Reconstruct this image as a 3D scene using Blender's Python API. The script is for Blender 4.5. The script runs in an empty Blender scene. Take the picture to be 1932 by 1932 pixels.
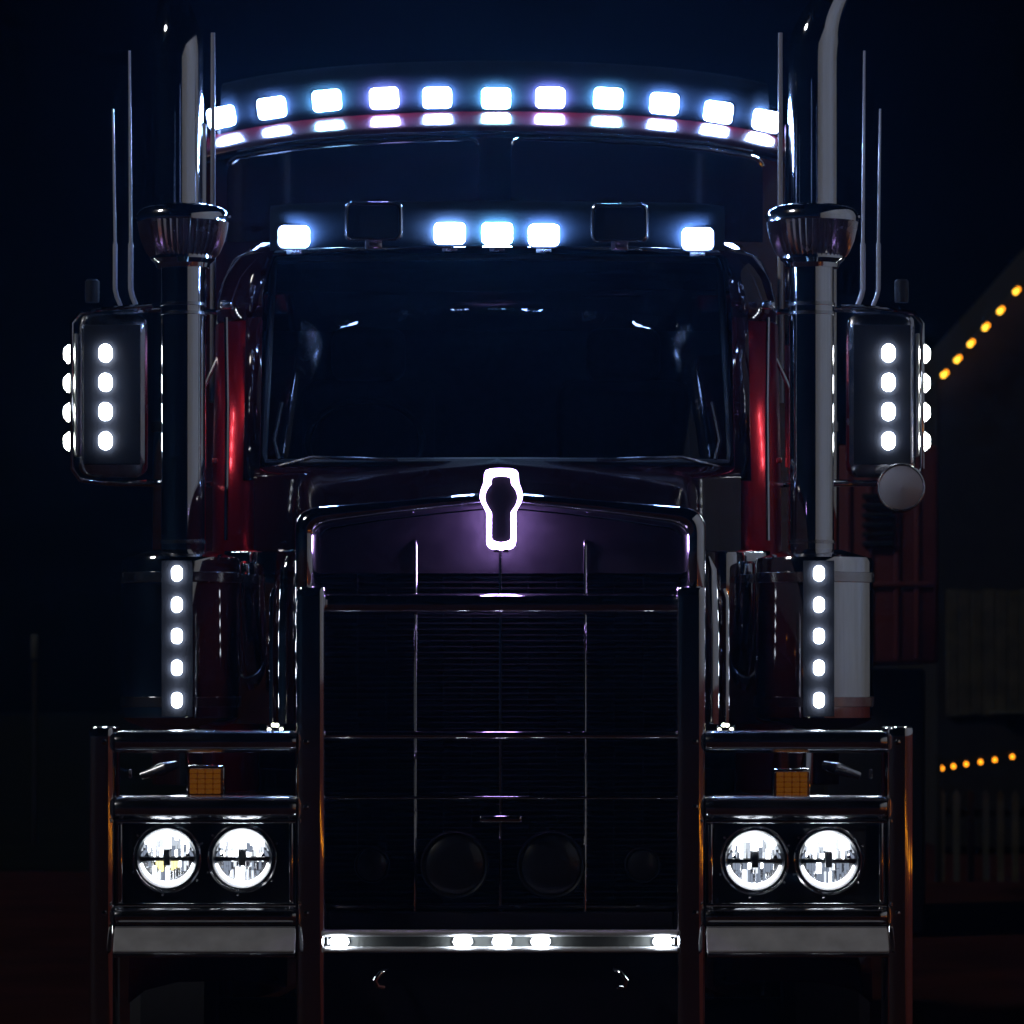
import bpy, bmesh, math, random
from mathutils import Vector, Matrix
random.seed(7)
S = bpy.context.scene
C = S.collection
PI = math.pi
# ------------------------------------------------------------------ camera
CAM = Vector((-0.077, -13.5, 1.58))
cd = bpy.data.cameras.new('camera')
cam = bpy.data.objects.new('camera', cd); C.objects.link(cam)
cam.location = CAM; cam.rotation_euler = (PI/2, 0, 0)
cd.sensor_width = 36; cd.lens = 36*8424/1932
cd.shift_x = 69/1932; cd.shift_y = 324/1932
cd.clip_start = 0.1; cd.clip_end = 2000
cd.dof.use_dof = True; cd.dof.focus_distance = 14.6; cd.dof.aperture_fstop = 6.3
S.camera = cam
# ------------------------------------------------------------------ night sky and faint sun (moonlit lot)
SUN_EL, SUN_AZ = math.radians(38), math.radians(-116)      # comes from the front left
w = bpy.data.worlds.new('World'); S.world = w; w.use_nodes = True
nt = w.node_tree; bg = nt.nodes['Background']
sky = nt.nodes.new('ShaderNodeTexSky'); sky.sky_type = 'NISHITA'; sky.sun_disc = False
sky.sun_elevation = SUN_EL; sky.sun_rotation = SUN_AZ
nt.links.new(sky.outputs[0], bg.inputs[0]); bg.inputs[1].default_value = 0.00001
sl = bpy.data.lights.new('sun', 'SUN'); sl.energy = 0.38; sl.angle = math.radians(8); sl.color = (1, .97, .94)
sun = bpy.data.objects.new('sun', sl); C.objects.link(sun)
sdir = Vector((math.sin(SUN_AZ)*math.cos(SUN_EL), math.cos(SUN_AZ)*math.cos(SUN_EL), math.sin(SUN_EL)))
sun.rotation_euler = sdir.to_track_quat('Z', 'Y').to_euler(); sun.location = sdir*30
v = S.view_settings; v.view_transform = 'Standard'; v.look = 'None'; v.exposure = 0; v.gamma = 1; v.use_curve_mapping = False
cy = S.cycles
cy.use_denoising = True; cy.max_bounces = 6; cy.glossy_bounces = 4; cy.diffuse_bounces = 1; cy.volume_bounces = 0
cy.transparent_max_bounces = 12; cy.transmission_bounces = 4
cy.caustics_reflective = False; cy.caustics_refractive = False
cy.sample_clamp_indirect = 5; cy.use_light_tree = True
try: cy.adaptive_threshold = 0.02
except Exception: pass
# ------------------------------------------------------------------ helpers
def sc(Y): return 8424/(13.5+Y)
def X(p, Y): return (p-897)/sc(Y)-0.077
def Z(p, Y): return 1.58+(1290-p)/sc(Y)
def HX(pl, pr, Y): return (pr-pl)/2/sc(Y)                 # half distance of a mirrored pair

def mat(name, col, rough=.5, metal=0, coat=0, noise=None, bump=0, bscale=60, spec=.5, rvar=0, rscale=8):
    m = bpy.data.materials.new(name); m.use_nodes = True
    t = m.node_tree; b = t.nodes['Principled BSDF']
    b.inputs['Base Color'].default_value = (*col, 1); b.inputs['Roughness'].default_value = rough
    b.inputs['Metallic'].default_value = metal; b.inputs['Specular IOR Level'].default_value = spec
    b.inputs['Coat Weight'].default_value = coat; b.inputs['Coat Roughness'].default_value = .04
    tc = t.nodes.new('ShaderNodeTexCoord')
    if noise:
        n = t.nodes.new('ShaderNodeTexNoise'); n.inputs['Scale'].default_value = noise[0]; n.inputs['Detail'].default_value = 6
        r = t.nodes.new('ShaderNodeValToRGB')
        r.color_ramp.elements[0].position = .3; r.color_ramp.elements[1].position = .72
        r.color_ramp.elements[0].color = (*[c*noise[1] for c in col], 1); r.color_ramp.elements[1].color = (*[min(1, c*noise[2]) for c in col], 1)
        t.links.new(tc.outputs['Object'], n.inputs['Vector']); t.links.new(n.outputs[0], r.inputs[0]); t.links.new(r.outputs[0], b.inputs['Base Color'])
    if rvar:
        n2 = t.nodes.new('ShaderNodeTexNoise'); n2.inputs['Scale'].default_value = rscale; n2.inputs['Detail'].default_value = 8
        mr = t.nodes.new('ShaderNodeMapRange'); mr.inputs['From Min'].default_value = .35; mr.inputs['From Max'].default_value = .75
        mr.inputs['To Min'].default_value = rough; mr.inputs['To Max'].default_value = rough+rvar
        t.links.new(tc.outputs['Object'], n2.inputs['Vector']); t.links.new(n2.outputs[0], mr.inputs[0]); t.links.new(mr.outputs[0], b.inputs['Roughness'])
    if bump:
        n3 = t.nodes.new('ShaderNodeTexNoise'); n3.inputs['Scale'].default_value = bscale; n3.inputs['Detail'].default_value = 4
        bu = t.nodes.new('ShaderNodeBump'); bu.inputs['Strength'].default_value = bump; bu.inputs['Distance'].default_value = .01
        t.links.new(tc.outputs['Object'], n3.inputs['Vector']); t.links.new(n3.outputs[0], bu.inputs['Height']); t.links.new(bu.outputs[0], b.inputs['Normal'])
    return m
def emis(name, col, st):
    m = bpy.data.materials.new(name); m.use_nodes = True
    t = m.node_tree; t.nodes.clear()
    o = t.nodes.new('ShaderNodeOutputMaterial'); e = t.nodes.new('ShaderNodeEmission')
    e.inputs[0].default_value = (*col, 1); e.inputs[1].default_value = st
    t.links.new(e.outputs[0], o.inputs[0]); return m
def glassy(name, tint, refl=.06, rough=.02):
    m = bpy.data.materials.new(name); m.use_nodes = True
    t = m.node_tree; t.nodes.clear()
    o = t.nodes.new('ShaderNodeOutputMaterial'); a = t.nodes.new('ShaderNodeBsdfTransparent'); g = t.nodes.new('ShaderNodeBsdfGlossy')
    a.inputs[0].default_value = (*tint, 1); g.inputs['Roughness'].default_value = rough
    f = t.nodes.new('ShaderNodeFresnel'); f.inputs[0].default_value = 1.5
    x = t.nodes.new('ShaderNodeMixShader')
    t.links.new(f.outputs[0], x.inputs[0]); t.links.new(a.outputs[0], x.inputs[1]); t.links.new(g.outputs[0], x.inputs[2]); t.links.new(x.outputs[0], o.inputs[0])
    return m
M = dict(
 chrome=mat('polished_chrome', (.78, .79, .82), .035, 1, rvar=.10, rscale=5),
 rail=mat('polished_rail', (.74, .76, .80), .13, 1, rvar=.10, rscale=7),
 plate=mat('bare_bumper_plate', (.74, .75, .79), .38, .2, noise=(14, .8, 1.1), rvar=.15),
 plate2=mat('grey_channel_paint', (.07, .075, .07), .45, .3, rvar=.1),
 steel=mat('brushed_stainless', (.62, .63, .66), .16, 1, rvar=.15, rscale=12),
 alu=mat('satin_aluminium', (.55, .55, .57), .28, 1, rvar=.14, rscale=9),
 red=mat('deep_red_metallic_paint', (.40, .003, .010), .28, .85, coat=.12, noise=(3, .85, 1.15)),
 roofred=mat('red_roof_paint', (.045, .001, .004), .28, .3, coat=1, noise=(4, .8, 1.2)),
 dark=mat('black_paint', (.012, .012, .014), .3, 0, coat=.6, rvar=.15),
 hood=mat('black_hood_lacquer', (.02, .003, .004), .05, 0, coat=0, rvar=.05, rscale=3),
 nose=mat('grille_header_paint', (.026, .022, .032), .34, .45, rvar=.2, rscale=20, bump=.04, bscale=90),
 plastic=mat('black_plastic', (.014, .014, .015), .5, bump=.05, bscale=200),
 rubber=mat('tyre_rubber', (.02, .02, .02), .8, bump=.2, bscale=40),
 amberlens=mat('amber_turn_lens', (.55, .16, .012), .35, 0, coat=.4, bump=.4, bscale=160),
 ambglow=emis('amber_lens_glow', (1, .32, .02), .085),
 redlens=mat('red_marker_lens', (.35, .01, .008), .25, coat=.5),
 mirror=mat('mirror_glass', (.85, .86, .88), .01, 1),
 convex=mat('convex_mirror_back', (.62, .58, .6), .42, .3),
 whip=mat('white_fibreglass_whip', (.72, .74, .8), .3, 0, coat=.5),
 halo=mat('satin_black_lamp_plate', (.012, .014, .021), .5, 0, rvar=.1, spec=.3),
 halo_panel=mat('matt_black_halo_panel', (.017, .026, .038), .85, spec=.03),
 bezel=mat('satin_black_bezel', (.0035, .0035, .0045), .7, spec=.12),
 brick=mat('red_oxide_cladding', (.20, .035, .02), .6, noise=(2, .8, 1.2)),
 seat=mat('dark_seat_fabric', (.03, .028, .03), .8, noise=(30, .7, 1.3)),
 screen=mat('grille_screen', (.04, .04, .045), .35, .8),
 dirt=mat('packed_red_gravel', (.042, .013, .009), 1, spec=.05, noise=(1.2, .6, 1.35), bump=.5, bscale=120),
 grassm=mat('dry_night_grass', (.009, .012, .004), 1, spec=.05, noise=(.6, .5, 1.4), bump=.8, bscale=50),
 oldred=mat('faded_red_panel', (.20, .045, .04), .6, noise=(2.5, .7, 1.2)),
 white=mat('white_trailer_panel', (.78, .78, .76), .45, noise=(1.4, .88, 1.05)),
 wood=mat('weathered_board', (.075, .068, .036), .8, noise=(6, .6, 1.3), bump=.3, bscale=30),
 darkwood=mat('dark_barn_board', (.014, .013, .010), .85, noise=(5, .6, 1.3)),
 pale=mat('weathered_picket_paint', (.085, .09, .07), .6, noise=(8, .8, 1.1)),
 glass=glassy('windscreen_glass', (.35, .4, .42)), lens=glassy('clear_lamp_lens', (.97, .97, .98)),
 ledside=emis('led_side_white', (.93, .97, .85), 45),
 led2=emis('led_clean_white', (.80, .88, 1), 38),
 cluster=emis('warm_white_glint', (1, 1, .78), 5),
 bump=emis('bumper_led_white', (.85, .92, 1), 45),
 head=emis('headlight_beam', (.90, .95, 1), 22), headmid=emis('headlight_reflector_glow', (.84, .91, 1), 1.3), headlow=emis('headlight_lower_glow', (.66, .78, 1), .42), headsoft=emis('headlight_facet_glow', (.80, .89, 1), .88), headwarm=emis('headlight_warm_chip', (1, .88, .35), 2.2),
 badge=emis('badge_violet_white', (.60, .37, 1), 26),
 amber=emis('amber_bulb', (1, .30, .012), 3.5), ambery=emis('yellow_bulb', (1, .50, .035), 4),
 ambmark=emis('amber_marker', (1, .33, .01), 16), redmark=emis('red_marker', (1, .03, .02), 30),
)
TINT = [emis('roof_led_'+n, c, 150) for n, c in (('blue', (.28, .46, 1)), ('teal', (.24, .56, .92)), ('violet', (.40, .38, 1)), ('white', (.36, .54, 1)))]

def obj(name, bm, m, parent=None, sharp=35, solid=0):
    me = bpy.data.meshes.new(name); bmesh.ops.recalc_face_normals(bm, faces=bm.faces); bm.to_mesh(me); bm.free()
    me.materials.append(M[m] if isinstance(m, str) else m)
    me.shade_smooth(); me.set_sharp_from_angle(angle=math.radians(sharp))
    o = bpy.data.objects.new(name, me); C.objects.link(o)
    if parent: o.parent = parent
    if solid:
        md = o.modifiers.new('thickness', 'SOLIDIFY'); md.thickness = solid; md.offset = 0
    return o
def dup(o, name=None, parent=None, loc=None, rot=None):
    c = o.copy(); C.objects.link(c); c.parent = parent
    if name: c.name = name
    if loc is not None: c.location = loc
    if rot is not None: c.rotation_euler = rot
    return c
def empty(name, loc=(0, 0, 0), parent=None, rot=(0, 0, 0)):
    o = bpy.data.objects.new(name, None); C.objects.link(o); o.empty_display_size = .1
    o.location = loc; o.rotation_euler = rot
    if parent: o.parent = parent
    return o
def tag(o, label=None, cat=None, group=None, kind=None):
    for k, val in (('label', label), ('category', cat), ('group', group), ('kind', kind)):
        if val: o[k] = val
    return o
def loft(bm, rings, cap0=True, cap1=True, closed=True):
    vs = [[bm.verts.new(p) for p in r] for r in rings]
    n = len(rings[0])
    for a, b in zip(vs, vs[1:]):
        for i in range(n if closed else n-1):
            j = (i+1) % n
            try: bm.faces.new((a[i], a[j], b[j], b[i]))
            except ValueError: pass
    if cap0: bm.faces.new(vs[0][::-1])
    if cap1: bm.faces.new(vs[-1])
    return bm
def nb(): return bmesh.new()
def rrect(w_, h_, r, n=4):
    pts = []
    for cx, cz, a0 in ((w_/2-r, h_/2-r, 0), (-w_/2+r, h_/2-r, 90), (-w_/2+r, -h_/2+r, 180), (w_/2-r, -h_/2+r, 270)):
        for k in range(n+1):
            a = math.radians(a0+90*k/n); pts.append((cx+r*math.cos(a), cz+r*math.sin(a)))
    return pts
def puck(bm, outline, steps, c=(0, 0, 0)):
    """outline in XZ; steps = [(y, scale)]; faces -Y first"""
    return loft(bm, [[Vector((c[0]+x*s, c[1]+y, c[2]+z*s)) for x, z in outline] for y, s in steps])
def rbox(bm, c, s, b=.01, seg=2):
    r = bmesh.ops.create_cube(bm, size=1, matrix=Matrix.Translation(c) @ Matrix.Diagonal((*s, 1)))
    if b:
        es = list({e for vv in r['verts'] for e in vv.link_edges})
        bmesh.ops.bevel(bm, geom=es, offset=b, segments=seg, affect='EDGES', profile=.5)
    return bm
def beam(bm, x0, x1, y, z0, z1, depth, r=.012, tilt=0, flat=False):
    """horizontal rail along X with a rounded rectangular section"""
    o = [(a_*2 if flat else a_, b_) for a_, b_ in (rrect(depth/2, z1-z0, min(r, depth/4-.0003), 7) if flat else rrect(depth, z1-z0, r, 5))]; cz = (z0+z1)/2; e = r*.5
    ct, st = math.cos(tilt), math.sin(tilt)
    f = lambda x, s: [Vector((x, y+depth/2+(a*ct-b*st)*s, cz+(a*st+b*ct)*s)) for a, b in o]
    return loft(bm, [f(x0, .9), f(x0+e, 1), f(x0+e*1.6, 1), f(x1-e*1.6, 1), f(x1-e, 1), f(x1, .9)])
def post(bm, x, y, z0, z1, w_, d, r=.02):
    o = rrect(w_, d, r, 6)
    f = lambda z, s: [Vector((x+a*s, y+d/2+b*s, z)) for a, b in o]
    return loft(bm, [f(z0, 1), f(z1-.03, 1), f(z1-.012, 1), f(z1-.004, .97), f(z1, .86)])
def tube(bm, path, r, n=14, caps=True, radii=None):
    path = [Vector(p) for p in path]; rings = []; u = None
    for i, p in enumerate(path):
        t = (path[min(i+1, len(path)-1)]-path[max(i-1, 0)]).normalized()
        if u is None:
            u = t.orthogonal().normalized()
        else:
            u = (u-t*u.dot(t)).normalized()
        vv = t.cross(u); rr = radii[i] if radii else r
        rings.append([p+(u*math.cos(2*PI*k/n)+vv*math.sin(2*PI*k/n))*rr for k in range(n)])
    return loft(bm, rings, caps, caps)
def lathe(bm, c, prof, n=48, axis='Z', caps=True):
    rings = []
    for r, h in prof:
        ring = []
        for k in range(n):
            a = 2*PI*k/n; rr = r
            if axis == 'Z': ring.append(Vector((c[0]+rr*math.cos(a), c[1]+rr*math.sin(a), c[2]+h)))
            else: ring.append(Vector((c[0]+rr*math.cos(a), c[1]+h, c[2]+rr*math.sin(a))))
        rings.append(ring)
    return loft(bm, rings, caps, caps)
def ring(bm, c, R, r, n=40, m=10, axis='Y'):
    rings = []
    for i in range(n):
        a = 2*PI*i/n
        rings.append([Vector((c[0]+(R+r*math.cos(2*PI*k/m))*math.cos(a), c[1]+r*math.sin(2*PI*k/m), c[2]+(R+r*math.cos(2*PI*k/m))*math.sin(a))) for k in range(m)])
    rings.append(rings[0]); loft(bm, rings, False, False); bmesh.ops.remove_doubles(bm, verts=bm.verts, dist=1e-5); return bm
def sheet(name, x0, x1, y0, y1, z, m):
    bm = nb(); vs = [bm.verts.new((x, y, z)) for x, y in ((x0, y0), (x1, y0), (x1, y1), (x0, y1))]; bm.faces.new(vs)
    return tag(obj(name, bm, m), kind='structure')

# ================================================================== setting
sheet('ground', -220, 220, -220, 220, 0, 'dirt')
sheet('grass_field', -220, -3.2, 24, 219, .004, 'grassm')

# ================================================================== the truck
T = tag(empty('semi_truck'), 'red long-nosed semi truck facing front with every white light switched on', 'truck')

# ---- bull bar (front plane Y = 0)
BB = empty('bull_bar', (0, 0, 0), T)
XO = HX(167, 1725, 0); XOi = HX(218, 1675, 0); XI = HX(565, 1337, 0); XIi = HX(622, 1284, 0)
ZT = Z(1371, 0)
for s in (-1, 1):
    b = post(nb(), s*(XO+XOi)/2, 0, .32, ZT, XO-XOi, .22, .028); o = obj('upright', b, 'chrome', BB)
    b = post(nb(), s*(XI+XIi)/2, 0, .30, Z(1106, 0), XI-XIi, .24, .022); obj('upright', b, 'chrome', BB)
    xa, xb = sorted((s*XOi, s*XI))
    for i, (y0, y1, yy, dd, rr, mm, tl) in enumerate(((1378, 1421, -.02, .12, .032, 'rail', 0), (1501, 1548, -.02, .12, .035, 'rail', 0), (1708, 1750, -.02, .12, .032, 'rail', 0))):
        obj('rail', beam(nb(), xa+.001, xb-.001, yy, Z(y1, 0), Z(y0, 0), dd, rr, tl, True), mm, BB)
    obj('bumper_plate', beam(nb(), xa+.001, xb-.001, -.055, Z(1773, 0)-.048, Z(1773, 0)+.048, .014, .006, -.75), 'plate', BB)
    for zz_, yy_, r_ in ((Z(1549.5, 0), -.012, .0055), (Z(1707, 0), -.012, .0055), (Z(1773, 0)+.042, -.012, .005), (Z(1773, 0)-.042, -.092, .006)):
        b = nb(); tube(b, [(xa+.002, yy_, zz_), (xb-.002, yy_, zz_)], r_, 14); obj('highlight_rod', b, 'rail', BB)  # thin rods added to draw highlight lines along rails and plate
    # headlight pod frame
    b = nb(); rbox(b, ((xa+xb)/2, .10, Z(1628, .2)), (xb-xa-.01, .02, Z(1540, .2)-Z(1716, .2)), .006); obj('headlight_panel', b, 'dark', BB)
    for xx in (xa+.016, xb-.016):
        b = nb(); rbox(b, (xx, .03, Z(1628, .03)), (.014, .05, Z(1546, .03)-Z(1711, .03)), .006, 3); obj('pod_frame', b, 'chrome', BB)
# centre
obj('top_beam', beam(nb(), -XIi-.004, XIi+.004, .04, Z(1160, .04), Z(1119, .04), .10, .022, 0, True), 'chrome', BB)
for py, r in ((1387, .012), (1505, .0045)):
    b = nb(); tube(b, [(-XIi-.002, .055, Z(py, .05)), (XIi+.002, .055, Z(py, .05))], r, 12); obj('cross_rail', b, 'chrome', BB)
b = nb(); rbox(b, (0, .10, Z(1545, .1)), (.13, .05, .022), .008, 3); obj('winch_bracket', b, 'chrome', BB)
# light channel
obj('channel_lip', beam(nb(), -XIi-.006, XIi+.006, -.006, Z(1767, 0), Z(1756, 0), .07, .008), 'plate', BB)
obj('channel_lip', beam(nb(), -XIi-.006, XIi+.006, -.006, Z(1798, 0), Z(1787, 0), .07, .008), 'plate', BB)
b = nb(); rbox(b, (0, .034, Z(1777, .03)), (2*XIi, .012, .066), .003); obj('channel_back', b, 'plate2', BB)
for s in (-1, 1):
    b = nb(); rbox(b, (s*(XIi-.002), .05, Z(1777.5, .02)), (.012, .085, .034), .003); obj('channel_end', b, 'steel', BB)
# screen between the channel and the grille, valance below, tow hooks
b = nb(); rbox(b, (0, .16, Z(1742, .16)), (2*XIi-.01, .02, .07), .004); obj('screen_plate', b, 'nose', BB)
b = nb()
loft(b, [[Vector((x, y, z)) for y, z in ((.03, Z(1799, 0)), (.10, Z(1802, 0)), (.19, .30), (.12, .30))] for x in (-XIi, XIi)])
obj('valance', b, 'nose', BB)
for s in (-1, 1):
    b = nb(); cx = s*HX(722, 1182, .02); cz = Z(1846, .02)
    tube(b, [(cx-.028*s, .10, cz+.030), (cx-.022*s, .02, cz+.026), (cx-.004*s, .0, cz+.016), (cx+.012*s, -.006, cz-.004), (cx+.004*s, -.002, cz-.022), (cx-.014*s, .01, cz-.026)], .009, 10)
    obj('tow_hook', b, 'chrome', BB)
# bolts on plates
bm_ = nb(); lathe(bm_, (0, 0, 0), ((.001, -.008), (.007, -.006), (.009, 0), (.009, .004)), 10, 'Y'); bolt0 = obj('bolt', bm_, 'chrome', BB)
first = True
for s in (-1, 1):
    for xx, zz in ((XOi+.03, Z(1723, 0)), (XI-.03, Z(1723, 0)), (XOi+.03, Z(1400, 0)), (XI-.03, Z(1400, 0)), (XI-.03, Z(1523, 0))):
        l = (s*xx, -.021, zz)
        if first: bolt0.location = l; first = False
        else: dup(bolt0, 'bolt', BB, l)

# bumper driving lights
def lamp(name, parent, loc, w_, h_, d, m, rot=(0, 0, 0), hous='dark', r=.018, bracket=True, dome=.024):
    e = empty(name, loc, parent, rot)
    b = nb(); puck(b, rrect(w_+.014, h_+.014, r+.006, 5), [(.0015, .97), (.006, 1), (d*.6, .98), (d, .8)]); obj('housing', b, hous, e)
    b = nb(); puck(b, rrect(w_, h_, r, 5), [(-.004-dome, .80), (-.004-dome*.75, .93), (-.004-dome*.3, 1), (.0, 1)]); obj('lens', b, m, e)
    if bracket:
        b = nb(); rbox(b, (0, d*.5, -h_/2-.012), (w_*.5, d*.5, .02), .003); obj('bracket', b, 'steel', e)
    return e
for px_ in (640, 873, 947, 1020, 1250):
    e = empty('bumper_light', (X(px_, .02), .026, Z(1776.5, .02)), T)
    b = nb(); puck(b, rrect(.066, .030, .014, 5), [(-.008, 1), (0, 1.02)]); obj('housing', b, 'steel', e)
    b = nb(); puck(b, rrect(.056, .023, .011, 6), [(-.038, .55), (-.033, .82), (-.022, .97), (-.008, 1)]); obj('lens', b, 'bump', e)

# unlit round driving lamps behind the lower rails
for px_, R in ((858, .100), (1040, .100), (702, .052), (1212, .052)):
    e = empty('driving_lamp', (X(px_, .14), .14, Z(1632, .14)), T)
    b = nb(); lathe(b, (0, 0, 0), ((R*.93, -.012), (R, -.02), (R*1.05, -.012), (R*1.05, .03), (R*.7, .08), (R*.2, .095)), 40, 'Y'); obj('shell', b, 'dark', e)
    b = nb(); lathe(b, (0, 0, 0), ((R*.05, -.026), (R*.5, -.024), (R*.85, -.017), (R*.93, -.010)), 40, 'Y'); obj('cover', b, 'dark', e)

# ---- headlights
HY = .055
def headlight(px_, py, warm=False):
    R = .0905; r = R*.90
    rnd = random.Random(int(px_*1000))
    e = empty('headlight', (px_, HY, py), T)
    b = nb(); lathe(b, (0, 0, 0), ((R*1.05, .03), (R*1.055, -.010), (R*1.08, -.016), (R*1.10, -.010), (R*1.12, -.012), (R*1.17, -.008), (R*1.19, .01), (R*1.19, .034)), 64, 'Y', False); obj('bezel', b, 'chrome', e)
    b = nb(); lathe(b, (0, 0, 0), ((R*.90, .03), (R*.92, .012), (R*.96, -.002), (R*1.0, -.009), (R*1.054, -.010)), 64, 'Y', False); obj('gasket', b, 'halo', e)
    b = nb(); lathe(b, (0, 0, 0), ((R*.02, .0285), (R*.975, .0285), (R*.975, .034)), 48, 'Y'); obj('bowl', b, 'dark', e)
    # upper reflector: stepped vertical facets under the dome of the lens
    top = lambda q: math.sqrt(max(0, 1-q*q))
    edges = [-.985, -.90, -.82, -.72, -.63, -.53, -.42, -.31, -.14, .14, .29, .40, .52, .61, .72, .80, .90, .985]
    for i, (a, c) in enumerate(zip(edges, edges[1:])):
        g = .007; n = 4; st = .005*(i % 2)
        xs = [a+g+(c-a-2*g)*k/n for k in range(n+1)]
        zlow = .06 if i != 8 else .36
        def piece(za, zb_fn, m):
            b = nb(); dn = [Vector((q*r, .018+st, za*r)) for q in xs]; up = [Vector((q*r, .006+st, zb_fn(q)*r)) for q in xs]
            q1 = dn+up[::-1]; loft(b, [q1, [p+Vector((0, .008, 0)) for p in q1]]); obj('reflector_facet', b, m, e)
        tm = top((a+c)/2)
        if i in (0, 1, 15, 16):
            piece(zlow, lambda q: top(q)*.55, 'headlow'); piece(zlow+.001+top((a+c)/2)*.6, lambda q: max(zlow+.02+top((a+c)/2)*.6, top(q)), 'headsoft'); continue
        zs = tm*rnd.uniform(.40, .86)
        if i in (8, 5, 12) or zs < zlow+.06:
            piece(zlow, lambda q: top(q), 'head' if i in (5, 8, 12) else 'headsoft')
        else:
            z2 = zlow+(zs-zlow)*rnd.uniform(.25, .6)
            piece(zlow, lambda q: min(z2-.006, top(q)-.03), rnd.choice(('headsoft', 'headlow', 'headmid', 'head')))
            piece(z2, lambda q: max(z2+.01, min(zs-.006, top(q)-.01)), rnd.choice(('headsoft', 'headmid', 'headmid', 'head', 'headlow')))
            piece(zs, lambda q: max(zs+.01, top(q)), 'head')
    for q, hgt in ((-.42, .62), (.40, .55), (-.63, .40), (.61, .46), (-.145, .30), (.145, .30), (-.29, .30), (.72, .3)):
        b = nb(); loft(b, [[Vector((q*r-.0013, y, .06*r)), Vector((q*r+.0013, y, .06*r)), Vector((q*r+.0004, y, (.06+hgt)*r))] for y in (-.003, .02)]); obj('reflector_rib', b, 'plastic', e)
    for q in (-.76, .77):
        b = nb(); loft(b, [[Vector((q*r-.007, y, .07*r)), Vector((q*r+.007, y, .07*r)), Vector((q*r+.002, y, .07*r+.013))] for y in (-.003, .02)]); obj('reflector_notch', b, 'halo', e)
    # lower crescent lens and the mosaic of the low reflector
    b = nb(); n = 24; A0, A1 = math.radians(192), math.radians(348)
    o_ = []; i_ = []
    for k in range(n+1):
        a = A0+(A1-A0)*k/n; tk = .045+.075*math.sin(PI*k/n)
        o_.append((r*math.cos(a), r*math.sin(a))); i_.append((r*(1-tk)*math.cos(a), r*(1-tk)*math.sin(a)))
    ol = o_+i_[::-1]
    loft(b, [[Vector((x, y, z)) for x, z in ol] for y in (.004, .014)]); obj('light_crescent', b, 'head', e)
    kk = 0
    for ci in range(17):
        xa_ = -.80+.094*ci
        cut = rnd.uniform(.18, .42)
        for ri in range(2):
            z1_, z0_ = (-.12, -.12-cut+.012) if ri == 0 else (-.12-cut, -.9)
            if math.hypot(max(abs(xa_), abs(xa_+.088)), z0_) > .88: z0_ = -math.sqrt(max(0, .88**2-max(abs(xa_), abs(xa_+.088))**2))
            if z1_-z0_ < .04: continue
            j = rnd.random()*.025
            b = nb(); rbox(b, ((xa_+.044)*r, .019+.006*rnd.random(), (z0_+z1_)/2*r), (.084*r, .006, (z1_-z0_)*r), .001, 1)
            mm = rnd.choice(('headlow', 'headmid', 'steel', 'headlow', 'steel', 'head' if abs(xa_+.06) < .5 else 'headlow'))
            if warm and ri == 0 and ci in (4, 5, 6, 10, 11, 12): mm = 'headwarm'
            obj('lower_facet', b, mm, e); kk += 1
    b = nb(); loft(b, [[Vector((x*r, y, z*r)) for x, z in ((-1.0, .055), (-.1, .03), (.1, .03), (1.0, .055), (1.0, -.12), (.1, -.03), (-.1, -.03), (-1.0, -.12))] for y in (-.008, .02)]); obj('divider', b, 'plastic', e)
    b = nb(); rbox(b, (0, -.004, .03*r), (.25*r, .026, .60*r), .003); obj('light_shield', b, 'plastic', e)
    b = nb(); lathe(b, (0, 0, 0), ((R*.05, -.030), (R*.5, -.026), (R*.85, -.018), (R*.98, -.008)), 40, 'Y'); o = obj('lens', b, 'lens', e)
    for k in range(6):
        a = 2*PI*k/6+.4
        b = nb(); lathe(b, (R*1.25*math.cos(a), .02, R*1.25*math.sin(a)), ((.001, -.010), (.004, -.008), (.006, .012)), 8, 'Y'); obj('bezel_screw', b, 'chrome', e)
for px_, py, wm in ((315, 1619, True), (457, 1619, False), (1424, 1623, False), (1563, 1623, False)):
    headlight(X(px_, HY), Z(py, HY), wm)
# turn signals in the gap above
for s, px_, py in ((-1, 388, 1472), (1, 1493, 1478)):
    e = empty('turn_signal', (X(px_, .14), .14, Z(py, .14)), T)
    b = nb(); rbox(b, (0, .02, 0), (.118, .05, .092), .008); obj('housing', b, 'chrome', e)
    b = nb(); rbox(b, (0, -.012, -.003), (.108, .03, .080), .008, 3); ln = obj('lens', b, 'amberlens', e)
    for i in range(4):
        for j in range(5):
            b = nb(); rbox(b, (-.036+.024*i, -.0275, -.034+.0155*j), (.0220, .004, .0139), .0015, 1); obj('lens_rib', b, 'ambglow', e)  # dim emission stands in for light caught by the amber lens
# bright glints above the top rails, put in as emissive dots
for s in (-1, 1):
    e = empty('glint_cluster', (s*HX(515, 1365, .3), .3, Z(1373, .3)), T)
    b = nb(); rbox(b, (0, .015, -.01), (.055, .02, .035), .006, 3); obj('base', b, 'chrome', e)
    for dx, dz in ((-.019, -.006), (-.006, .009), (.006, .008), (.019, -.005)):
        b = nb(); lathe(b, (dx, .004, dz), ((.001, -.010), (.004, -.008), (.006, -.003), (.006, .004)), 12, 'Y'); obj('bulb', b, 'cluster', e)  # emissive bulbs stand in for the glints
# polished fender brace seen between the rails
for s in (-1, 1):
    b = nb()
    tube(b, [(s*HX(262, 1618, .3), .32, Z(1464, .3)), (s*HX(300, 1572, .3), .30, Z(1450, .3)), (s*HX(322, 1550, .3), .36, Z(1444, .3))], .016, 16, radii=[.012, .02, .012])
    obj('fender_brace', b, 'steel', T)
    b = nb(); rbox(b, (s*HX(243, 1640, .2), .2, Z(1460, .2)), (.008, .03, .028), .002); obj('brace_tab', b, 'steel', T)

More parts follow.
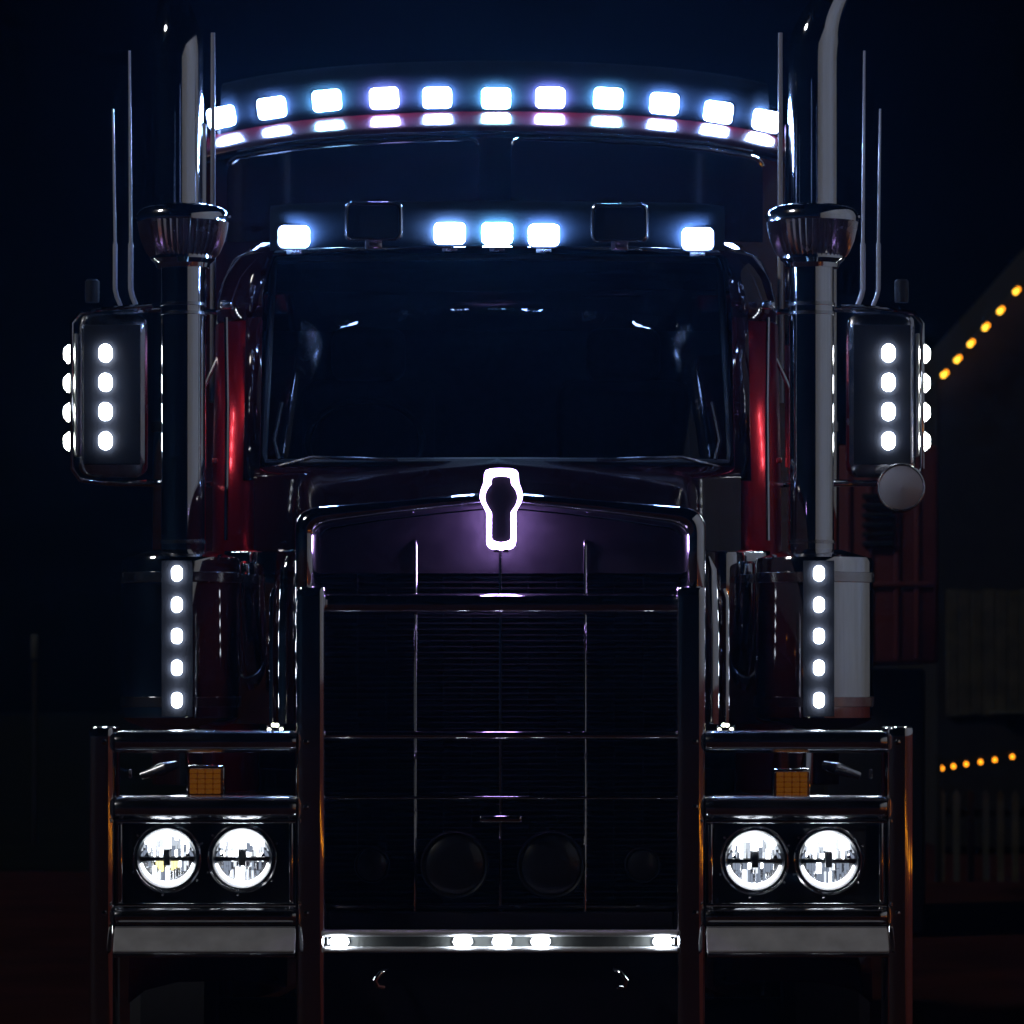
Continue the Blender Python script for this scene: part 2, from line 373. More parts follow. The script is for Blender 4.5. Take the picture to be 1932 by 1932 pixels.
# ---- grille, surround and hood nose
GY = .34
G = empty('grille', (0, 0, 0), T)
def arc2(p0, p1, p2, n=8):
    return [tuple((1-t)**2*a+2*t*(1-t)*b_+t*t*c for a, b_, c in zip(p0, p1, p2)) for t in [k/n for k in range(n+1)]]
ox = lambda p: HX(p, 1890-p, GY)     # half width from a left-hand pixel (centre 945)
zz = lambda p: Z(p, GY)
outer = [(ox(562), .62), (ox(560), zz(1005))] + arc2((ox(560), zz(1000)), (ox(560), zz(960)), (ox(610), zz(957)))+[(ox(720), zz(949)), (ox(830), zz(940)), (0.0, zz(932))]
inner = [(ox(604), .62), (ox(604), zz(1030))] + arc2((ox(604), zz(1018)), (ox(604), zz(1000)), (ox(632), zz(995)))+[(ox(720), zz(981)), (ox(830), zz(968)), (0.0, zz(957))]
def full(h): return [(-x, z) for x, z in h]+[(x, z) for x, z in h[::-1][1:]]
O_, I_ = full(outer), full(inner)
# rounded chrome shell: sweep a convex section between outer and inner outlines
b = nb(); secs = []
for (xo, zo), (xi, zi) in zip(O_, I_):
    po, pi = Vector((xo, 0, zo)), Vector((xi, 0, zi)); pts = []
    for k, (u, d) in enumerate(((0, .20), (0, .06), (.06, .02), (.18, 0), (.40, -.008), (.62, -.004), (.82, .012), (.96, .045), (1, .10))):
        p = po.lerp(pi, u); pts.append(Vector((p.x, GY-.10+d, p.z)))
    secs.append(pts)
loft(b, secs, False, False, False)
obj('surround', b, 'chrome', G, 50, solid=.004)
# painted header panel behind the badge
b = nb(); top = [(x, z-.004) for x, z in I_ if z > zz(1100)]
loft(b, [[Vector((x, y, z)) for x, z in top]+[Vector((top[-1][0], y, zz(1082))), Vector((top[0][0], y, zz(1082)))] for y in (GY-.02, GY+.02)])
obj('header_panel', b, 'nose', G)
# horizontal louvres, one object each, shared mesh
hw = ox(606)
b = nb(); loft(b, [[Vector((x, y, z)) for y, z in ((-.012, -.004), (-.010, -.0055), (.016, .004), (.015, .006), (-.010, -.0025))] for x in (-hw, hw)])
sl0 = obj('slat', b, 'screen', G)
pyy = 1086; k = 0
while pyy < 1716:
    l = (0, GY, Z(pyy, GY))
    if k == 0: sl0.location = l
    else: dup(sl0, 'slat', G, l)
    pyy += 11.0; k += 1
b = nb(); rbox(b, (0, GY+.06, (zz(1082)+.62)/2), (2*hw, .01, zz(1082)-.62), 0); obj('radiator', b, 'plastic', G)
for px_ in (785, 1105):
    b = nb(); x = (px_-945)/sc(GY-.02)
    tube(b, [(x, GY-.03, .66), (x, GY-.03, zz(1030)), (x, GY-.022, zz(1022)), (x, GY-.01, zz(1019))], .0058, 10); obj('grille_bar', b, 'chrome', G)
b = nb(); tube(b, [(0, GY-.028, .66), (0, GY-.028, zz(1046)), (0, GY-.01, zz(1040))], .005, 10); obj('grille_bar', b, 'chrome', G)
for px_ in (838, 891, 998, 1051, 730, 676, 1160, 1214):
    b = nb(); x = (px_-945)/sc(GY)
    tube(b, [(x, GY-.004, .66), (x, GY-.004, zz(1084))], .0022, 6); obj('grille_wire', b, 'screen', G)
b = nb(); rbox(b, (0, GY-.02, zz(1712)), (2*hw, .03, .016), .004); obj('grille_sill', b, 'steel', G)

# ---- illuminated badge
BY = .205
B = empty('hood_badge', (X(945.8, BY), BY, 0), T)
def bz(p): return Z(p, BY)
k_ = sc(BY)
# half outlines (pixels from the centre, row)
bo = [(0, 883.5), (22, 884), (34, 886.5), (41, 890), (44.5, 897), (45, 912), (47, 925), (53, 939), (56, 957), (52, 973), (43, 987), (38.5, 997), (38.5, 1075), (36, 1085), (30, 1091), (20, 1095), (0, 1096)]
bo = [(x*.72, 883.5+(y-883.5)*.72+0) for x, y in bo]
bi = [(0, 903.5), (14, 904.5), (24, 908.5), (26, 914), (26, 925), (33, 932), (40, 944), (43.5, 958), (41, 973), (33, 988), (26, 997), (25, 1004), (25.5, 1066), (24, 1071), (13, 1076), (0, 1078)]
bi = [(x*.72, 883.5+(y-883.5)*.72) for x, y in bi]
def fo(h): return [(x/k_, bz(y)) for x, y in h]+[(-x/k_, bz(y)) for x, y in h[::-1] if x > 0]
def resample(pts, n=72):
    P = [Vector((p[0], 0, p[1])) for p in pts]; P.append(P[0]); L = [0]
    for a, c in zip(P, P[1:]): L.append(L[-1]+(c-a).length)
    out = []; j = 0
    for i in range(n):
        d = L[-1]*i/n
        while L[j+1] < d: j += 1
        out.append(P[j].lerp(P[j+1], (d-L[j])/max(1e-9, L[j+1]-L[j])))
    return out
# align by angle parameter: resample halves separately so corners match
def half(h, n=36):
    P = [Vector((x/k_, 0, bz(y))) for x, y in h]; L = [0]
    for a, c in zip(P, P[1:]): L.append(L[-1]+(c-a).length)
    out = []; j = 0
    for i in range(n+1):
        d = L[-1]*i/n
        while j < len(P)-2 and L[j+1] < d: j += 1
        out.append(P[j].lerp(P[j+1], min(1, (d-L[j])/max(1e-9, L[j+1]-L[j]))))
    return out
ho, hi = half(bo), half(bi)
fo_ = ho+[Vector((-p.x, 0, p.z)) for p in ho[::-1][1:-1]]
fi_ = hi+[Vector((-p.x, 0, p.z)) for p in hi[::-1][1:-1]]
dy = lambda L, d: [p+Vector((0, d, 0)) for p in L]
b = nb(); loft(b, [dy(fo_, .085), dy(fo_, .004), dy([a.lerp(c, .15) for a, c in zip(fo_, fi_)], -.002), dy([a.lerp(c, .85) for a, c in zip(fo_, fi_)], -.002), dy(fi_, .004), dy(fi_, .012)], False, False)
obj('glow_outline', b, 'badge', B)
b = nb(); loft(b, [dy([p*1 for p in fi_], .006), dy(fi_, .03)]); obj('badge_plate', b, 'bezel', B)
b = nb(); loft(b, [dy([a.lerp(c, .3) for a, c in zip(fo_, fi_)], .0855), dy([a.lerp(c, .3) for a, c in zip(fo_, fi_)], .11)]); obj('badge_base', b, 'dark', B)
for s in (-1, 1):
    b = nb(); rbox(b, (s*.014, .0, bz(1039)), (.020, .02, .010), .004); obj('badge_foot', b, 'chrome', B)

# ---- hood
b = nb(); rings = []
for t in [k/10 for k in range(11)]:
    Y_ = .44+t*1.84; kx = 1+.13*t**1.3; up = .215*t**1.1
    rr = []
    for x, z in O_:
        zc = z+up*(.5+.5*min(1, max(0, (z-1.5)/.6)))
        crown = .035*math.sin(PI*min(1, t*1.1))*(1-(x/ox(560))**2)
        rr.append(Vector((x*kx*.985, Y_, max(zc, .95)+crown-.012)))
    rings.append(rr)
loft(b, rings, False, False, False); obj('hood', b, 'hood', T, 40, solid=.01)
for s, px_ in ((-1, 825), (1, 1068)):
    b = nb(); lathe(b, (X(px_, 1.9), 1.9, Z(916, 1.9)), ((.012, -.02), (.012, 0), (.008, .012), (.001, .016)), 12); obj('washer_jet', b, 'chrome', T)
for s in (-1, 1):
    b = nb(); pth = [(s*.705, 1.30, Z(1366, 1.3)), (s*.705, 1.30, Z(1200, 1.3)), (s*.70, 1.30, Z(1075, 1.3)), (s*.69, 1.31, Z(1052, 1.3))]
    tube(b, pth, .026, 20, True, [.026, .026, .024, .012]); obj('hood_glint_trim', b, 'chrome', T)  # chrome rods added to mirror the canister lights
    b = nb(); tube(b, [(s*.735, 1.0, Z(1366, 1)), (s*.735, 1.0, Z(1130, 1)), (s*.725, 1.0, Z(1112, 1))], .012, 14); obj('hood_glint_trim', b, 'chrome', T)
# fenders over the front wheels
for s in (-1, 1):
    b = nb(); rings = []
    for k in range(15):
        a = math.radians(8+164*k/14); cy_, cz_, R = 1.05, .55, .66
        yy, zz_ = cy_-R*1.12*math.cos(a), cz_+R*math.sin(a)
        rings.append([Vector((s*.66, yy, zz_)), Vector((s*.8, yy, zz_+.02)), Vector((s*1.0, yy, zz_+.015)), Vector((s*1.10, yy, zz_-.01)), Vector((s*1.15, yy, zz_-.05))])
    loft(b, rings, False, False, False); obj('fender', b, 'hood', T, 40, solid=.01)
# front wheels, axle, chassis, drive wheels
def wheel(x, y, s, double=False):
    e = empty('wheel', (x, y, .52), T)
    b = nb(); rings = []
    for r, h in ((.30, -.12), (.40, -.14), (.49, -.135), (.52, -.10), (.52, .10), (.49, .135), (.40, .14), (.30, .12)):
        rings.append([Vector((h, r*math.cos(2*PI*k/40), r*math.sin(2*PI*k/40))) for k in range(40)])
    loft(b, rings, False, False); obj('tyre', b, 'rubber', e)
    b = nb(); rings = []
    for r, h in ((.31, .10), (.28, .11), (.22, .03), (.12, .05), (.10, .10), (.01, .11)):
        rings.append([Vector((h*s, r*math.cos(2*PI*k/32), r*math.sin(2*PI*k/32))) for k in range(32)])
    loft(b, rings, False, True); obj('rim', b, 'chrome', e)
for s in (-1, 1):
    wheel(s*1.03, 1.05, s)
    for y in (6.6, 7.95): wheel(s*1.03, y, s)
b = nb(); tube(b, [(-.95, 1.05, .5), (.95, 1.05, .5)], .06, 12); obj('front_axle', b, 'plastic', T)
for s in (-1, 1):
    b = nb(); rbox(b, (s*.43, 4.7, .85), (.09, 8.0, .26), .01); obj('frame_rail', b, 'plastic', T)
    b = nb(); lathe(b, (0, 0, 0), ((.02, 0), (.30, .0), (.32, .02), (.32, 1.5), (.30, 1.52), (.02, 1.52)), 40, 'Y'); o = obj('fuel_tank', b, 'chrome', T); o.location = (s*.92, 3.0, .72)

# ---- cab
CB = T
def cabring(z, inset):
    L = []
    for x, y in ((-.845, 2.33), (-.90, 2.35), (-.955, 2.40), (-.995, 2.48), (-1.015, 2.60), (-1.02, 3.2), (-1.02, 3.95), (0, 3.97)):
        L.append((x, y))
    L = L+[(-x, y) for x, y in L[::-1][1:]]
    return [Vector((x*(1-inset), y+inset*.9*(1 if y < 3.5 else -.3), z)) for x, y in L]
b = nb(); loft(b, [cabring(1.05, 0), cabring(2.30, 0), cabring(2.87, .010)], False, False, False)
obj('cab_body', b, 'red', T, 40, solid=.02)
b = nb(); loft(b, [cabring(2.875, .011), cabring(2.95, .016), cabring(3.02, .03), cabring(3.10, .06), cabring(3.15, .12)], False, False, False); obj('cab_cap', b, 'hood', T, 40, solid=.02)
b = nb(); r0 = cabring(3.15, .12); r0 = [p.copy() for p in r0]
loft(b, [r0, [Vector((p.x*.85, p.y*.93+.22, 3.19)) for p in r0]], False, True); obj('cab_roof', b, 'hood', T)
for s in (-1, 1):
    b = nb(); pc = [(-.842, 2.318), (-.872, 2.322), (-.898, 2.334), (-.905, 2.36)]
    loft(b, [[Vector((-s*x*(1-k), y+.9*k, z)) for x, y in pc] for z, k in ((2.30, 0), (2.6, .005), (2.88, .010))], False, False, False); obj('pillar_cover', b, 'hood', T, 40, solid=.004)
# cowl under the windscreen
b = nb(); loft(b, [[Vector((x, 2.27, 1.6)), Vector((x, 2.27, 2.30)), Vector((x, 2.33, 2.345)), Vector((x, 2.42, 2.34))] for x in (-.86, -.4, 0, .4, .86)], False, False, False); obj('cowl', b, 'hood', T, solid=.01)
# windscreen and its gasket
def ws(u, t):     # u -1..1, t 0..1
    hwid = .835-.03*t
    bow = .13*(1-u*u)
    return Vector((hwid*u, 2.42-bow+.20*t, 2.355+.765*t-.03*(1-u*u)*0))
b = nb(); loft(b, [[ws(-1+2*i/16, j/6) for i in range(17)] for j in range(7)], False, False, False); obj('windscreen', b, 'glass', T)
b = nb(); per = [ws(-.985+1.97*i/16, .015) for i in range(17)]+[ws(1, t) for t in (.06, .3, .6, .94)]+[ws(.985-1.97*i/16, .985) for i in range(17)]+[ws(-1, t) for t in (.94, .6, .3, .06)]
tube(b, per+per[:2], .014, 8, False); obj('windscreen_gasket', b, 'plastic', T)
for s in (-1, 1):
    b = nb(); p0 = ws(s*.97, 0)+Vector((0, -.04, -.01)); p1 = ws(s*.42, .02)+Vector((0, -.05, -.02)); p2 = ws(s*.60, .06)+Vector((0, -.03, 0))
    tube(b, [p0+Vector((0, .0, .0)), (p0+p2)/2+Vector((0, -.02, .01)), p1+Vector((0, 0, .02))], .006, 8); obj('wiper', b, 'steel', T)
    b = nb(); tube(b, [ws(s*.93, .30)+Vector((0, -.03, 0)), ws(s*.955, .12)+Vector((0, -.035, 0)), ws(s*.93, .03)+Vector((0, -.035, 0))], .007, 8); obj('pillar_trim', b, 'plastic', T)
# interior
b = nb(); rbox(b, (0, 2.68, 2.22), (1.6, .42, .26), .05, 3); obj('dashboard', b, 'plastic', T)
for s in (-1, 1):
    b = nb(); rbox(b, (s*.48, 3.35, 2.35), (.5, .16, .75), .07, 3); rbox(b, (s*.48, 3.33, 2.82), (.28, .12, .2), .05, 3); obj('seat_back', b, 'seat', T)
b = nb(); ring(b, (0, 0, 0), .21, .013, 36, 8); o = obj('steering_wheel', b, 'plastic', T); o.location = (-.48, 2.78, 2.46); o.rotation_euler = (-.7, 0, 0)
b = nb(); rbox(b, (0, 3.85, 2.1), (1.9, .02, 1.7), 0); obj('cab_rear_lining', b, 'seat', T)
# visor
VY = 2.16
def vis(u, t): return Vector((.79*u*(1-.02*t), VY+.09*u*u+.42*t, Z(466, VY)+.02-.016*u*u-.02*(1-t)+.055*t))
b = nb(); loft(b, [[vis(-1+2*i/20, j/4) for i in range(21)] for j in range(5)], False, False, False); obj('visor', b, 'dark', T, solid=.006)
b = nb(); tube(b, [vis(-1+2*i/20, 0) for i in range(21)], .0045, 8); obj('visor_trim', b, 'chrome', T)
for i, (px_, py) in enumerate(((555, 447), (848.5, 441), (938, 441), (1026, 444), (1316, 451))):
    lamp('visor_light', T, (X(px_, VY), VY-.005, Z(py, VY)), .108, .074, .05, TINT[(0, 3, 1, 0, 0)[i]])
b = nb(); rows = []
for i in range(25):
    u = -1+2*i/24; bk = .06*max(0, (abs(u)-.86)/.14)**2
    rows.append([Vector((.80*u, VY-.0032+y+bk, Z(466, VY)+d-.012*u*u)) for y, d in ((.0, .004), (0, .10), (.003, .125), (.014, .15), (.035, .165), (.09, .17))])
loft(b, rows, False, False, False); obj('visor_halo_panel', b, 'halo_panel', T, 50, solid=.002)  # panel added to catch halos from the visor lamps
# square chrome-cased lamps, unlit
for s, px_, py in ((-1, 706, 421), (1, 1168, 424)):
    e = empty('square_lamp', (X(px_, VY), VY-.05, Z(py, VY)), T, (0, 0, -.06*s))
    o_ = rrect(.205, .138, .026, 6)
    b = nb(); puck(b, o_, [(.0, .86), (-.012, .865), (-.022, .89), (-.028, .92), (-.026, .95), (-.018, .98), (-.004, .996), (.02, 1.0), (.06, .97), (.10, .6)]); 
    obj('case', b, 'rail', e)
    b = nb(); puck(b, rrect(.176, .114, .02, 6), [(-.012, .97), (-.006, 1)], (0, .004, 0)); obj('face', b, 'dark', e)
    b = nb(); rbox(b, (0, .03, -.078), (.06, .04, .03), .005); obj('foot', b, 'steel', e)

# ---- sleeper with roof light row
SY = 4.2
def zl(x): return 3.803-.050*x*x-.016*x**4
def srow(x):
    z = zl(x); f = .10*(abs(x)/1.17)**6
    return [Vector((x, y+f if y < 6 else y, zz_)) for y, zz_ in ((6.6, 1.0), (6.6, z+.10), (6.4, z+.17), (4.6, z+.16), (4.40, z+.13), (4.28, z+.085), (4.205, z+.042), (4.13, z), (4.105, z-.014), (4.085, z-.030), (4.078, z-.046), (4.09, z-.060), (4.13, z-.066), (4.215, z-.35), (4.215, 2.2), (4.215, 1.0))]
b = nb(); xs = [-1.17+2.34*i/30 for i in range(31)]
loft(b, [srow(x) for x in xs], True, True); obj('sleeper_body', b, 'roofred', T, 30)
for s in (-1, 1):
    b = nb(); W0, W1 = HX(905, 965, SY), 1.06
    o_ = []
    def zt(x): return zl(x)-.080
    r = .05
    o_ += [(W0, zl(W0)-.45), (W0, zt(W0)-r)]+arc2((W0, zt(W0)-r), (W0, zt(W0)), (W0+r, zt(W0+r)))[1:]
    o_ += [(W0+(W1-W0)*k/8, zt(W0+(W1-W0)*k/8)) for k in range(1, 8)]
    o_ += arc2((W1-r, zt(W1-r)), (W1, zt(W1)), (W1, zt(W1)-r))+[(W1, zl(W1)-.40)]
    P = [Vector((s*x, 4.11+.10*(abs(x)/1.17)**6, z)) for x, z in o_]
    loft(b, [P, [p+Vector((0, .012, 0)) for p in P]]); e = obj('sleeper_window', b, 'hood', T)
    b = nb(); tube(b, [p+Vector((0, -.088, 0)) for p in P[3:-3]], .005, 10); g = obj('gasket', b, 'rail', e)
b = nb(); tube(b, [Vector((x, 4.034+.10*(abs(x)/1.17)**6, zl(x)-.058)) for x in xs[2:-2]], .0055, 10); obj('drip_rail', b, 'rail', T)
b = nb(); rows = []
for x in xs[1:-1]:
    f = .10*(abs(x)/1.17)**6; z = zl(x)
    rows.append([Vector((x, y+f, z+d)) for y, d in ((4.2168, .046), (4.2168, .12), (4.2195, .155), (4.228, .19), (4.248, .222), (4.29, .25), (4.37, .27), (4.5, .275), (4.9, .25), (5.0, .15))])
loft(b, rows, False, False, False); obj('roof_halo_panel', b, 'halo_panel', T, 50, solid=.002)  # added behind the roof lamps so their halos show on it
roofpx = [(417, 219), (513, 204), (617, 191), (725, 187), (825, 186), (936, 187), (1038, 186), (1147, 187), (1253, 197), (1355, 212), (1447, 226)]
LY = 4.235
for i, (px_, py) in enumerate(roofpx):
    x = X(px_, LY); f = .10*(abs(x)/1.17)**6
    sl_ = -(2*.05*x+.064*x**3)
    e = lamp('roof_light', T, (x, LY+f-.02, Z(py, LY)), .112, .080, .05, TINT[(0, 0, 1, 2, 0, 1, 2, 1, 0, 0, 3)[i]], (0, -math.atan(sl_), 0))

# ---- air cleaners
AX, AY = HX(330, 1541, 1.8), 2.02
for s in (-1, 1):
    A = empty('air_cleaner', (s*AX, AY, 0), T)
    zb_, zt_ = Z(1362, AY), Z(1050, AY); R = .205
    b = nb(); lathe(b, (0, 0, 0), ((.02, zb_-.03), (.12, zb_-.025), (R-.02, zb_), (R, zb_+.015), (R, zt_-.02), (R-.006, zt_-.006), (R-.03, zt_), (.10, zt_+.022), (.02, zt_+.024)), 72); obj('canister', b, 'chrome', A)
    for z in (zb_+.07, zt_-.075):
        b = nb(); lathe(b, (0, 0, z), ((R+.0005, -.018), (R+.005, -.016), (R+.005, .016), (R+.0005, .018)), 72); obj('clamp_band', b, 'steel', A)
    # LED strip on a backing plate, widened to catch its glow
    fx = lambda a, r: (r*math.sin(a), -r*math.cos(a))
    b = nb(); arcp = [math.radians(-14+28*k/20) for k in range(21)]
    loft(b, [[Vector((*fx(a, R+.016), z)) for a in arcp]+[Vector((*fx(a, R+.006), z)) for a in arcp[::-1]] for z in (zb_+.02, zt_-.02)]); obj('light_shield', b, 'halo', A)
    for py in (1082, 1141, 1200, 1260, 1321):
        z = Z(py, 1.8)
        b = nb(); puck(b, rrect(.036, .052, .017, 5), [(-.020, .6), (-.016, .88), (-.006, 1), (0, 1)], (0, -R-.018, z)); obj('light', b, 'led2', A)
    # intake pipe and rain cap
    pr = .077
    zc0 = Z(497, AY)
    b = nb(); lathe(b, (-.008*s, 0, 0), ((pr, zt_+.015), (pr, zc0)), 48); obj('intake_pipe', b, 'chrome', A)
    for z in (Z(575, AY), Z(592, AY), zt_+.05):
        b = nb(); lathe(b, (-.008*s, 0, z), ((pr+.0005, -.006), (pr+.004, -.005), (pr+.004, .005), (pr+.0005, .006)), 40); obj('pipe_clamp', b, 'steel', A)
    c0 = (-.006*s, 0, 0)
    K = empty('rain_cap', (0, 0, 0), A)
    K.parent = T; K.location = (s*AX, AY, 0)
    b = nb(); lathe(b, c0, ((.03, Z(508, AY)), (.092, Z(506, AY)), (.095, Z(498, AY)), (.112, Z(490, AY)), (.112, Z(484, AY))), 56); obj('cap_neck', b, 'chrome', K)
    # fluted bowl: ribs are real folds
    b = nb(); rings = []
    nn = 168
    for r, py in ((.108, 486), (.122, 478), (.140, 455), (.150, 432), (.153, 420)):
        rings.append([Vector((c0[0]+(r+.006*math.cos(2*PI*k/nn*42))*math.cos(2*PI*k/nn), (r+.006*math.cos(2*PI*k/nn*42))*math.sin(2*PI*k/nn), Z(py, AY))) for k in range(nn)])
    loft(b, rings); obj('cap_screen', b, 'steel', K, 60)
    b = nb(); lathe(b, c0, ((.150, Z(421, AY)), (.159, Z(420, AY)), (.161, Z(412, AY)), (.158, Z(404, AY)), (.152, Z(399, AY)), (.142, Z(395, AY)), (.128, Z(391.5, AY)), (.11, Z(389, AY)), (.08, Z(386.5, AY)), (.03, Z(385, AY)), (.01, Z(384.8, AY))), 64); obj('cap_lid', b, 'chrome', K)
    for a in (0, PI):
        b = nb(); lathe(b, (c0[0]+.162*math.cos(a), .162*math.sin(a), Z(409, AY)), ((.001, -.008), (.006, -.004), (.006, .004), (.001, .008)), 8); obj('cap_clip', b, 'chrome', K)
# chrome cowl panels between hood and canisters
for s in (-1, 1):
    b = nb(); rings = []
    for z, k in ((Z(1366, 2.1), 1), (Z(1050, 2.1), 1), (Z(1042, 2.1), .98), (Z(1038, 2.1), .9)):
        rings.append([Vector((s*(.63+.33*i/12), 2.28-.16*k*math.sin(PI*(.12+.80*i/12)), z)) for i in range(13)])
    loft(b, rings, False, False, False); obj('cowl_panel', b, 'chrome', T, 40, solid=.006)

# ---- exhaust stacks
EX, EY = HX(334, 1534, 3.4), 3.4
for s in (-1, 1):
    E = empty('exhaust_stack', (s*EX, EY, 0), T)
    R = .094
    ux, uy = (1, 0) if s > 0 else (.35, .94)
    pts = [(0, 0, 1.2), (0, 0, 2.6), (0, 0, 3.4), (0, 0, 3.94)]
    for k in range(1, 9):
        a = math.radians(42*k/8); q = .42*(1-math.cos(a)); pts.append((s*q*ux, q*uy, 3.94+.42*math.sin(a)))
    e_ = Vector(pts[-1])
    pts.append(tuple(e_+Vector((s*ux*math.sin(math.radians(42)), uy*math.sin(math.radians(42)), math.cos(math.radians(42))))*.10))
    b = nb(); tube(b, pts, R, 48, False, [R]*6+[R*(1-.09*k) for k in range(1, len(pts)-5)]); obj('pipe', b, 'chrome', E, 60, solid=.004)
    b = nb(); lathe(b, (s*.02, 0, 0), ((.10, 1.42), (.16, 1.43), (.165, 1.45), (.165, 2.02), (.155, 2.05), (.10, 2.06)), 56); obj('muffler_shield', b, 'steel', E)
    b = nb(); lathe(b, (0, 0, 2.55), ((R+.0005, -.02), (R+.006, -.018), (R+.006, .018), (R+.0005, .02)), 40); obj('clamp', b, 'steel', E)
    b = nb(); tube(b, [(-.10*s, .02, 2.4), (-.10*s, .02, 3.7)], .008, 8); obj('grab_rod', b, 'chrome', E)

# ---- mirrors with LED strips
MY = 2.5
for s in (-1, 1):
    Mi = empty('side_mirror', (s*HX(207, 1657, MY), MY, 0), T)
    zc, hh = (Z(592, MY)+Z(900, MY))/2, Z(592, MY)-Z(900, MY)
    b = nb(); puck(b, rrect(.245, hh, .045, 7), [(-.030, .72), (-.028, .84), (-.020, .95), (-.005, 1), (.05, 1), (.055, .97)], (0, 0, zc)); obj('housing', b, 'steel', Mi)
    b = nb(); puck(b, rrect(.225, hh-.03, .04, 6), [(.0555, 1), (.058, .99)], (0, 0, zc)); obj('mirror_glass', b, 'mirror', Mi)
    sx = s*.022
    b = nb(); rbox(b, (s*.0, -.037, zc), (.205, .010, .50), .004, 3); obj('light_strip', b, 'halo', Mi)  # plate widened to pick up glow around the lights
    b = nb(); rbox(b, (s*.128, -.006, zc), (.014, .05, .44), .004, 3); obj('side_strip', b, 'alu', Mi)
    for py in (668, 723, 778, 833):
        z = Z(py, MY)
        b = nb(); puck(b, rrect(.046, .064, .0225, 6), [(-.022, .6), (-.018, .88), (-.006, 1), (0, 1)], (sx, -.042, z)); obj('light', b, 'led2', Mi)
        rt = Matrix.Rotation(s*math.radians(38), 3, 'Z'); cc = Vector((s*.152, -.004, z))
        b = nb(); puck(b, rrect(.044, .060, .021, 6), [(-.018, .62), (-.014, .88), (-.004, 1), (.002, 1)]); bmesh.ops.transform(b, verts=b.verts, matrix=Matrix.Translation(cc) @ rt.to_4x4()); obj('side_light', b, 'ledside', Mi)
        b = nb(); ring(b, (0, 0, 0), .034, .004, 28, 8); bmesh.ops.scale(b, verts=b.verts, vec=(.82, 1, 1.08)); bmesh.ops.transform(b, verts=b.verts, matrix=Matrix.Translation(cc) @ rt.to_4x4()); obj('light_rim', b, 'chrome', Mi)
    # loop bracket and arms
    b = nb(); q = .10
    tube(b, [(s*-.14, .02, Z(575, MY)), (s*.02, .0, Z(583, MY)), (s*.115, -.03, Z(592, MY)), (s*.142, -.045, Z(612, MY)), (s*.142, -.045, Z(885, MY)), (s*.115, -.03, Z(906, MY)), (s*.02, .0, Z(912, MY)), (s*-.30, .03, Z(915, MY))], .0085, 10); obj('bracket', b, 'chrome', Mi)
    for py in (585, 912):
        b = nb(); tube(b, [(0, .03, Z(py, MY)), (-s*.20, .05, Z(py-4, MY)), (-s*.42, .09, Z(py+2, MY))], .011, 10); obj('arm', b, 'chrome', Mi)
    b = nb(); tube(b, [(-s*.43, .07, Z(612, MY)), (-s*.36, .05, Z(690, MY)), (-s*.30, .05, Z(760, MY))], .008, 8); obj('brace', b, 'steel', Mi)
    b = nb(); lathe(b, (s*.075, .02, 0), ((.024, Z(570, MY)), (.026, Z(560, MY)), (.026, Z(530, MY)), (.018, Z(526, MY)), (.001, Z(525, MY))), 20); obj('antenna_base', b, 'plastic', Mi)
    if s > 0:
        Rn = .082
        K = empty('convex_mirror', (X(1700, 2.42), 2.42, Z(920, 2.42)), T)
        b = nb(); lathe(b, (0, 0, 0), ((.001, -.020), (Rn*.5, -.010), (Rn*.9, -.004), (Rn, 0), (Rn, .012), (Rn*.9, .016)), 48, 'Y'); obj('shell', b, 'convex', K)
        b = nb(); ring(b, (0, 0, 0), Rn, .005, 48, 8); obj('rim', b, 'steel', K)
    # whip antennas on the mirror arms
    lean = random.Random(int(5+s)).uniform
    for pl, pr_, ptop, pbot, r in ((246, 1630, 92, 568, .0075), (214, 1657, 202, 568, .0065)):
        x = s*HX(pl, pr_, MY)
        b = nb(); tube(b, [(x-s*.02, MY+.03, Z(pbot+8, MY)), (x-s*.006, MY+.03, Z(pbot-10, MY)), (x, MY+.03, Z(pbot-24, MY)), (x, MY+.03, Z(460, MY)), (x, MY+.03, Z(455, MY)), (x+lean(-.012, .012), MY+.05, Z(ptop, MY))], r, 10, True, [r*1.2, r*1.3, r*1.3, r*1.3, r*.85, r*.6]); obj('whip_antenna', b, 'whip', T)
    x = s*HX(404, 1474.5, 2.7)
    b = nb(); tube(b, [(x, 2.7, 2.6), (x, 2.7, 3.2), (x, 2.7, Z(62, 2.7))], .009, 12, True, [.012, .010, .008]); obj('whip_antenna', b, 'whip', T)
    b = nb(); rbox(b, (s*HX(425, 1450, 2.3), 2.36, Z(573, 2.3)), (.05, .05, .03), .012, 3); obj('cab_marker', b, 'steel', T)
    b = nb(); rbox(b, (s*HX(398, 1462, 2.36), 2.36, Z(869, 2.36)), (.02, .03, .02), .006, 3); obj('side_marker', b, 'redlens', T)
    b = nb(); tube(b, [(s*.96, 2.32, Z(600, 2.35)), (s*.955, 2.31, Z(760, 2.35)), (s*.96, 2.32, Z(1020, 2.35))], .008, 8); obj('cab_grab_handle', b, 'chrome', T)

